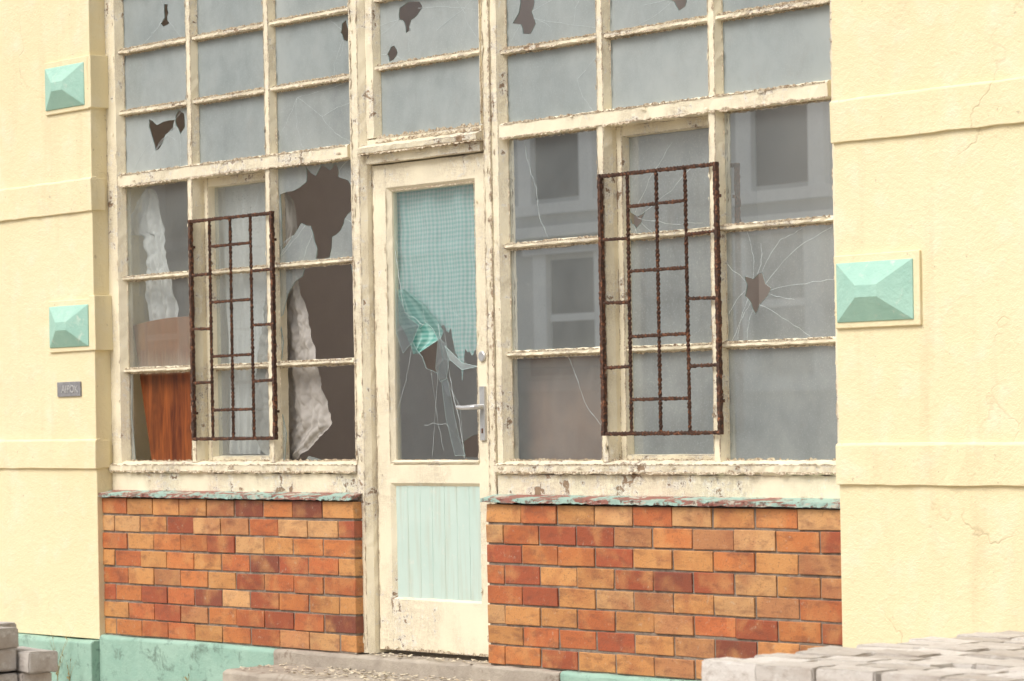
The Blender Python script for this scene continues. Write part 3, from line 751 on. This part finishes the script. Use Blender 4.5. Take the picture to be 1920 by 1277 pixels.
# ------------------------------------------------------------------ cloths
from mathutils import noise as mn
def interp(rows, z):
    for k in range(len(rows) - 1):
        a, b = rows[k], rows[k + 1]
        if a[0] >= z >= b[0]:
            t = (a[0] - z) / (a[0] - b[0] + 1e-9)
            return a[1] + (b[1] - a[1]) * t, a[2] + (b[2] - a[2]) * t
    return rows[-1][1:]
def cloth(name, rows, y, amp, nf, mat, nu=60, nv=70, bottom=None, seed=0, crisp=0, diag=1.6, dens=1.0, wrk=.5):
    rr = random.Random(seed); ph = [rr.uniform(0, 6.28) for _ in range(9)]
    z1, z0 = rows[0][0], rows[-1][0]
    vs = []; uv = []
    for r in range(nv + 1):
        for c in range(nu + 1):
            u = c / nu; t = r / nv
            zb = bottom(u) if bottom else z0
            z = z1 + (zb - z1) * t
            xl, xr = interp(rows, max(z, z0))
            x = xl + (xr - xl) * u + .003 * math.sin(z * 31 + ph[0])
            fo = math.sin(nf * 6.28 * u + ph[1] + .5 * math.sin(z * 3.1 + ph[2])) + .45 * math.sin(nf * 14.1 * u + ph[3] + z * 1.7) + .2 * math.sin(nf * 27 * u + z * 5 + ph[4])
            yy = y + amp * fo * (.45 + .55 * t)
            if crisp:
                wob = .35 * mn.noise(Vector((u * 1.5 + ph[5], z * 2.0, ph[6])))
                f1 = abs(math.sin(math.pi * (2.6 * dens * u + wob + ph[5])))
                f2 = abs(math.sin(math.pi * (5.3 * dens * u + diag * t + 1.4 * wob + ph[6])))
                f3 = abs(math.sin(math.pi * (1.7 * dens * u - 1.3 * diag * t + wob + ph[7])))
                f4 = (abs(mn.noise(Vector((x * 16, z * 12, ph[8])))) + .5 * abs(mn.noise(Vector((x * 34, z * 25, ph[8]))))) * wrk
                yy -= crisp * (1.0 * f1 + .42 * f2 + .5 * f3 + f4 - .9)
            vs.append((x, yy, z)); uv.append((u * (rows[0][2] - rows[0][1]) * 1.25, z))
    fs = [[r * (nu + 1) + c, r * (nu + 1) + c + 1, (r + 1) * (nu + 1) + c + 1, (r + 1) * (nu + 1) + c] for r in range(nv) for c in range(nu)]
    mb = MB(); mb.add(vs, fs); o = mb.build(name, [mat], None, smooth=True, recalc=False)
    ul = o.data.uv_layers.new(name='UVMap')
    for l in o.data.loops: ul.data[l.index].uv = uv[l.vertex_index]
    return o
def curtbot(u):
    if u < .10: b = 1.64 - u * .8
    elif u < .30: b = 1.56 - (u - .10) * .6
    elif u < .56: b = 1.44 - (u - .3) * .25
    elif u < .70: b = 1.375 - (u - .56) * 1.5
    elif u < .74: b = 1.165 + (u - .70) * 3
    else: b = 1.288
    return b + .010 * math.sin(u * 70) + .006 * math.sin(u * 173)
c = cloth('curtain', [(2.03, -.86, -.185), (1.6, -.84, -.19), (1.1, -.82, -.19)], .070, .010, 3, CLOTHG, 200, 90, curtbot, 3, crisp=.008, diag=.25, dens=1.2)
top(c, 'torn teal gingham curtain hanging behind the door glass', 'curtain')
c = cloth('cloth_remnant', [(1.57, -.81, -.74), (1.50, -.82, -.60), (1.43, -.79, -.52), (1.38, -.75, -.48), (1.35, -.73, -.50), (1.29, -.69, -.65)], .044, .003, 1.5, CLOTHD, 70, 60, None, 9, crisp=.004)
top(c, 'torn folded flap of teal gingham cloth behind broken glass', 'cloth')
c = cloth('shirt', [(2.15, -2.81, -2.75), (2.12, -2.86, -2.70), (2.0, -2.94, -2.66), (1.935, -2.95, -2.655), (1.925, -2.83, -2.655), (1.8, -2.81, -2.62), (1.62, -2.80, -2.56), (1.5, -2.78, -2.54), (1.45, -2.70, -2.55)], .115, .006, 1.4, CLOTHW, 80, 100, None, 5, crisp=.020, diag=1.6, wrk=1.1)
top(c, 'crumpled white shirt hanging inside the dusty window', 'shirt')
c = cloth('lace_curtain', [(2.15, -2.36, -1.74), (1.6, -2.30, -1.80), (1.2, -2.24, -1.86), (.86, -2.24, -1.92)], .145, .012, 3, CLOTHW, 110, 60, None, 8, crisp=.014, diag=.4, dens=1.5)
top(c, 'limp white net curtain behind the barred window', 'curtain')
c = cloth('hanging_cloth', [(1.80, -1.74, -1.62), (1.6, -1.80, -1.545), (1.28, -1.88, -1.43), (1.1, -1.92, -1.375), (1.0, -1.93, -1.33), (.985, -1.93, -1.335), (.93, -1.90, -1.43), (.88, -1.86, -1.51), (.84, -1.80, -1.58), (.825, -1.74, -1.61)], .095, .003, 1.0, CLOTHB, 140, 190, None, 2, crisp=.012, diag=2.6, dens=1.7, wrk=2.0)
top(c, 'dirty beige linen cloth draped inside the broken window', 'cloth')
c = cloth('lace_cloth', [(2.12, -1.86, -1.80), (2.02, -1.84, -1.69), (1.9, -1.82, -1.66), (1.80, -1.82, -1.70), (1.75, -1.80, -1.76)], .16, .008, 2, CLOTHB, 50, 50, None, 4, crisp=.012)
top(c, 'small bunched lace cloth hanging behind the broken pane', 'cloth')
c = cloth('white_cloth', [(2.2, -2.16, -2.06), (2.12, -2.18, -2.0), (1.98, -2.14, -2.02), (1.95, -2.1, -2.06)], .24, .015, 2, CLOTHW, 30, 20, None, 14)
top(c, 'scrap of white fabric caught at the window head', 'cloth')

b = MB()
pts = [(-2.875, 1.49), (-2.33, 1.515), (-2.42, .60), (-2.68, .60)]
ring = []
for k in range(4):
    p, q = pts[k], pts[(k + 1) % 4]
    for s in range(6): ring.append((p[0] + (q[0] - p[0]) * s / 6, p[1] + (q[1] - p[1]) * s / 6 + (.012 * math.sin(s / 6 * math.pi) if k == 0 else 0)))
n = len(ring)
b.add([(x, .06, z) for x, z in ring] + [(x, .082, z) for x, z in ring], [list(range(n)), [n + k for k in range(n)][::-1]] + [[k, (k + 1) % n, n + (k + 1) % n, n + k] for k in range(n)])
o = b.build('wooden_board', [VARN], None, bevel=.004)
top(o, 'tapered orange-brown varnished board leaning inside the window', 'board')
b = MB(); b.box(-3.1, -2.3, .10, .5, -.02, .60); 
o = b.build('cabinet', [VARN], None, bevel=.01)
top(o, 'low wooden cabinet standing under the window inside', 'cabinet')
for z in (.12, .36): 
    k = MB(); k.box(-2.299, -2.292, .14, .46, z, z + .2); d_ = k.build('drawer', [VARN], None, bevel=.004); d_.parent = o
b = MB(); b.box(-.22, .50, .10, .112, -.02, 1.25); b.box(-.22, .50, .093, .099, 1.21, 1.25); b.box(-.22, .50, .093, .099, -.02, .04)
o = b.build('hardboard_panel', [BROWN], None, bevel=.002); top(o, 'dull brown hardboard panel standing behind the glass', 'board')

# ------------------------------------------------------------------ pavers
def paver_mesh():
    bm = bmesh.new(); bmesh.ops.create_cube(bm, size=1)
    bmesh.ops.scale(bm, vec=(.214, .106, .066), verts=bm.verts)
    bmesh.ops.bevel(bm, geom=bm.edges[:], offset=.005, segments=2, affect='EDGES')
    bmesh.ops.subdivide_edges(bm, edges=bm.edges[:], cuts=2, use_grid_fill=True)
    for v in bm.verts:
        v.co += Vector((U(-1, 1), U(-1, 1), U(-1, 1))) * .0013
        v.co += Vector(mn.noise_vector(v.co * 22 + Vector((U(0, .01), 3, 5)))) * .0015
    me = bpy.data.meshes.new('paving_brick'); bm.to_mesh(me); bm.free(); me.materials.append(PAVER); return me
PM = [paver_mesh() for _ in range(5)]
def put_paver(x, y, z, rz, lab, grp, tilt=.015, yaw=.05):
    o = bpy.data.objects.new('paving_brick', PM[R.randrange(5)]); COL.objects.link(o)
    o.location = (x, y, z); o.rotation_euler = (U(-tilt, tilt) + R.choice((0, math.pi)), U(-tilt, tilt), rz + U(-yaw, yaw))
    top(o, lab, 'paving brick', grp)
def stack(x0, y0, nx, ny, ztop, rot, lab, extra=None, gaps=()):
    c, s = math.cos(rot), math.sin(rot)
    def W(a, b): return x0 + a * c - b * s, y0 + a * s + b * c
    for L in range(3):
        z = ztop - .034 - L * .069
        for i in range(nx):
            for j in range(ny):
                edge = (i in (0, nx - 1) or j in (0, ny - 1))
                if L == 0 and (i, j) in gaps: continue
                if L == 2 and not edge: continue
                if L == 1 and not edge and (i, j) not in gaps: continue
                x, y = W((i + .5) * .222 + U(-.012, .012) + (.05 if j % 2 and L == 0 else 0) + (.02 if L == 1 else 0), (j + .5) * .112 + U(-.003, .003))
                put_paver(x, y, z + (U(-.002, .005) if L == 0 else 0), rot, lab, 'stacked paving bricks', .02 if L == 0 else .01, .035 if L == 0 else .03)
    if extra:
        for i, j in extra:
            x, y = W((i + .5) * .222, (j + .5) * .113); put_paver(x, y, ztop + .037, rot, lab, 'stacked paving bricks', .02, .25)
    mb = MB(); zb = ztop - 3 * .069 - .001
    while zb > -.25 + .02:
        z0 = max(-.25, zb - .066)
        for i in range(nx):
            for j in range(ny):
                if not (i in (0, nx - 1) or j in (0, ny - 1)): continue
                a0, b0 = i * .222 + .003, j * .113 + .003
                vs = [(*W(a0 + da, b0 + db), z) for z in (z0, zb) for db in (0, .107) for da in (0, .215)]
                mb.add(vs, [(0, 2, 3, 1), (4, 5, 7, 6), (0, 1, 5, 4), (2, 6, 7, 3), (0, 4, 6, 2), (1, 3, 7, 5)])
        zb -= .069
    o = mb.build('paving_brick_pile', [PAVER], None, bevel=.005); o['kind'] = 'stuff'
    top(o, 'lower courses of a pile of worn paving bricks', 'paving bricks')
stack(3.2, -2.1, 6, 12, .308, .02, 'worn greyish brown paving brick stacked on a pile', [(5, 9), (5, 10)], [(3, 2), (2, 8), (4, 6)])
stack(.36, -3.68, 4, 6, .31, -.03, 'weathered grey paving brick stacked beside the building', [(2, 4), (3, 4), (2, 5), (3, 3)])

# ------------------------------------------------------------------ ground, debris, weeds
g = MB(); g.add([(-150, -150, -.254), (150, -150, -.254), (150, 150, -.254), (-150, 150, -.254)], [(0, 1, 2, 3)])
o = g.build('ground', [ASPH]); o['kind'] = 'structure'
g = MB(); g.add([(-40, -3.9, -.25), (40, -3.9, -.25), (40, -.1, -.25), (-40, -.1, -.25)], [(0, 1, 2, 3)])
o = g.build('pavement', [CONC]); o['kind'] = 'structure'
g = MB()
for _ in range(420):
    x = R.gauss(-.6, .45); x = max(-1.4, min(.15, x)); y = U(-.44, -.02); 
    z = -.073 if y < -.13 else -.006
    s = U(.004, .016); t = U(0, 6.28)
    if z == -.006 and not (-.95 < x < -.1): continue
    g.add([(x + s * math.cos(t + k * 1.57 + U(-.4, .4)), y + s * math.sin(t + k * 1.57 + U(-.4, .4)), z + U(.001, .010)) for k in range(4)], [(0, 1, 2, 3)])
o = g.build('paint_flakes', [FLAKE]); o['kind'] = 'stuff'; top(o, 'fallen paint flakes scattered on the doorstep', 'debris')

def weed(x, y, z, h, n, seed):
    rr = random.Random(seed); mb = MB()
    for _ in range(n):
        a = rr.uniform(0, 6.28); l = h * rr.uniform(.4, 1); lean = rr.uniform(.1, .5); wd = .0024
        p = []; 
        for k in range(6):
            t = k / 5; r = lean * l * t * t
            p.append((x + math.cos(a) * r, y + math.sin(a) * r * .5, z + l * t * (1 - .15 * t)))
        for k in range(5):
            w0 = wd * (1 - k / 6.5); w1 = wd * (1 - (k + 1) / 6.5)
            mb.add([(p[k][0] - w0, p[k][1], p[k][2]), (p[k][0] + w0, p[k][1], p[k][2]), (p[k + 1][0] + w1, p[k + 1][1], p[k + 1][2]), (p[k + 1][0] - w1, p[k + 1][1], p[k + 1][2])], [(0, 1, 2, 3)])
            if k > 0 and rr.random() < .6:
                q = p[k]; d = rr.uniform(-.022, .022)
                mb.add([q, (q[0] + d, q[1] - .005, q[2] + .014), (q[0] + d * .9, q[1], q[2] + .022)], [(0, 1, 2)])
    o = mb.build('dry_weed', [STRAW], recalc=False); top(o, 'thin dry weed growing at the foot of the wall', 'weed', 'weeds along the wall foot')
weed(-3.16, -.22, -.25, .33, 9, 1); weed(-3.05, -.22, -.25, .16, 6, 2); weed(-2.12, -.18, -.25, .12, 7, 3)

# ------------------------------------------------------------------ building across the street (seen mirrored in the panes)
T = empty('town_building', (-18, -14, -.25)); top(T, 'pale two-storey rendered townhouse with dark sash windows', 'building')
w = MB(); fx0, fx1, fy = -28, -9, -14
w.box(fx0, fx1, fy - 6, fy, -.25, 7.4); w.box(fx0 - .1, fx1 + .1, fy - .1, fy + .18, 2.98, 3.1, 1); w.box(fx0 - .2, fx1 + .2, fy - .1, fy + .4, 7.1, 7.4, 1)
w.box(fx0, fx1, fy - .01, fy + .06, -.25, .5, 1)
w.build('wall', [FACADE, TRIM], T)
w = MB(); w.box(fx0 - .2, fx1 + .2, fy - 6.2, fy + .3, 7.401, 7.6); w.build('roof', [ROOFM], T)
for xx in [-26.3, -22.8, -19.0, -15.25, -11.75]:
    for (z0, z1) in ((1.45, 2.75), (3.42, 5.9)):
        k = MB()
        k.box(xx - .40, xx + .40, fy - .02, fy + .012, z0, z1, 0)
        k.box(xx - .62, xx - .40, fy - .02, fy + .09, z0 - .06, z1 + .06, 1); k.box(xx + .40, xx + .62, fy - .02, fy + .09, z0 - .06, z1 + .06, 1)
        k.box(xx - .74, xx + .74, fy - .02, fy + .14, z1 + .06, z1 + .20, 1); k.box(xx - .72, xx + .72, fy - .02, fy + .12, z0 - .18, z0 - .06, 1)
        k.box(xx - .39, xx + .39, fy, fy + .045, (z0 + z1) / 2 - .04, (z0 + z1) / 2 + .04, 1)
        k.build('window', [DARKG, TRIM], T)

# ------------------------------------------------------------------ camera
phi, rho = math.radians(49), math.radians(1.0)
d = Vector((-math.sin(phi), math.cos(phi), 0)); r = Vector((math.cos(phi), math.sin(phi), 0)); up = Vector((0, 0, 1))
cu_ = up * math.cos(rho) + r * math.sin(rho); cr_ = r * math.cos(rho) - up * math.sin(rho)
cam = bpy.data.cameras.new('camera'); co = bpy.data.objects.new('camera', cam); COL.objects.link(co)
mw = Matrix((cr_, cu_, -d)).transposed().to_4x4(); mw.translation = Vector((9.207, -8.004, 1.0)); co.matrix_world = mw
cam.sensor_width = 36; cam.lens = 104.04; cam.shift_y = .0771; cam.clip_end = 500
cam.dof.use_dof = True; cam.dof.focus_distance = 12.2; cam.dof.aperture_fstop = 6.3
scene.camera = co

# ------------------------------------------------------------------ light
wd = bpy.data.worlds.new('World'); scene.world = wd; wd.use_nodes = True
nt = wd.node_tree; bg = nt.nodes['Background']
sky = nt.nodes.new('ShaderNodeTexSky'); sky.sky_type = 'NISHITA'; sky.sun_disc = False
el, az = math.radians(50), math.radians(188)
sky.sun_elevation = el; sky.sun_rotation = az; sky.dust_density = 4; sky.air_density = 1.0
hs = nt.nodes.new('ShaderNodeHueSaturation'); hs.inputs['Saturation'].default_value = .5
nt.links.new(sky.outputs[0], hs.inputs['Color']); nt.links.new(hs.outputs[0], bg.inputs[0]); bg.inputs[1].default_value = .15
sl = bpy.data.lights.new('sun', 'SUN'); sl.energy = 2.25; sl.angle = math.radians(36); sl.color = (1, .97, .93)
so = bpy.data.objects.new('sun', sl); COL.objects.link(so)
sd = Vector((math.sin(az) * math.cos(el), math.cos(az) * math.cos(el), math.sin(el)))
so.rotation_euler = sd.to_track_quat('Z', 'Y').to_euler(); so.location = sd * 30
scene.view_settings.view_transform = 'Standard'; scene.view_settings.look = 'None'; scene.view_settings.exposure = 0
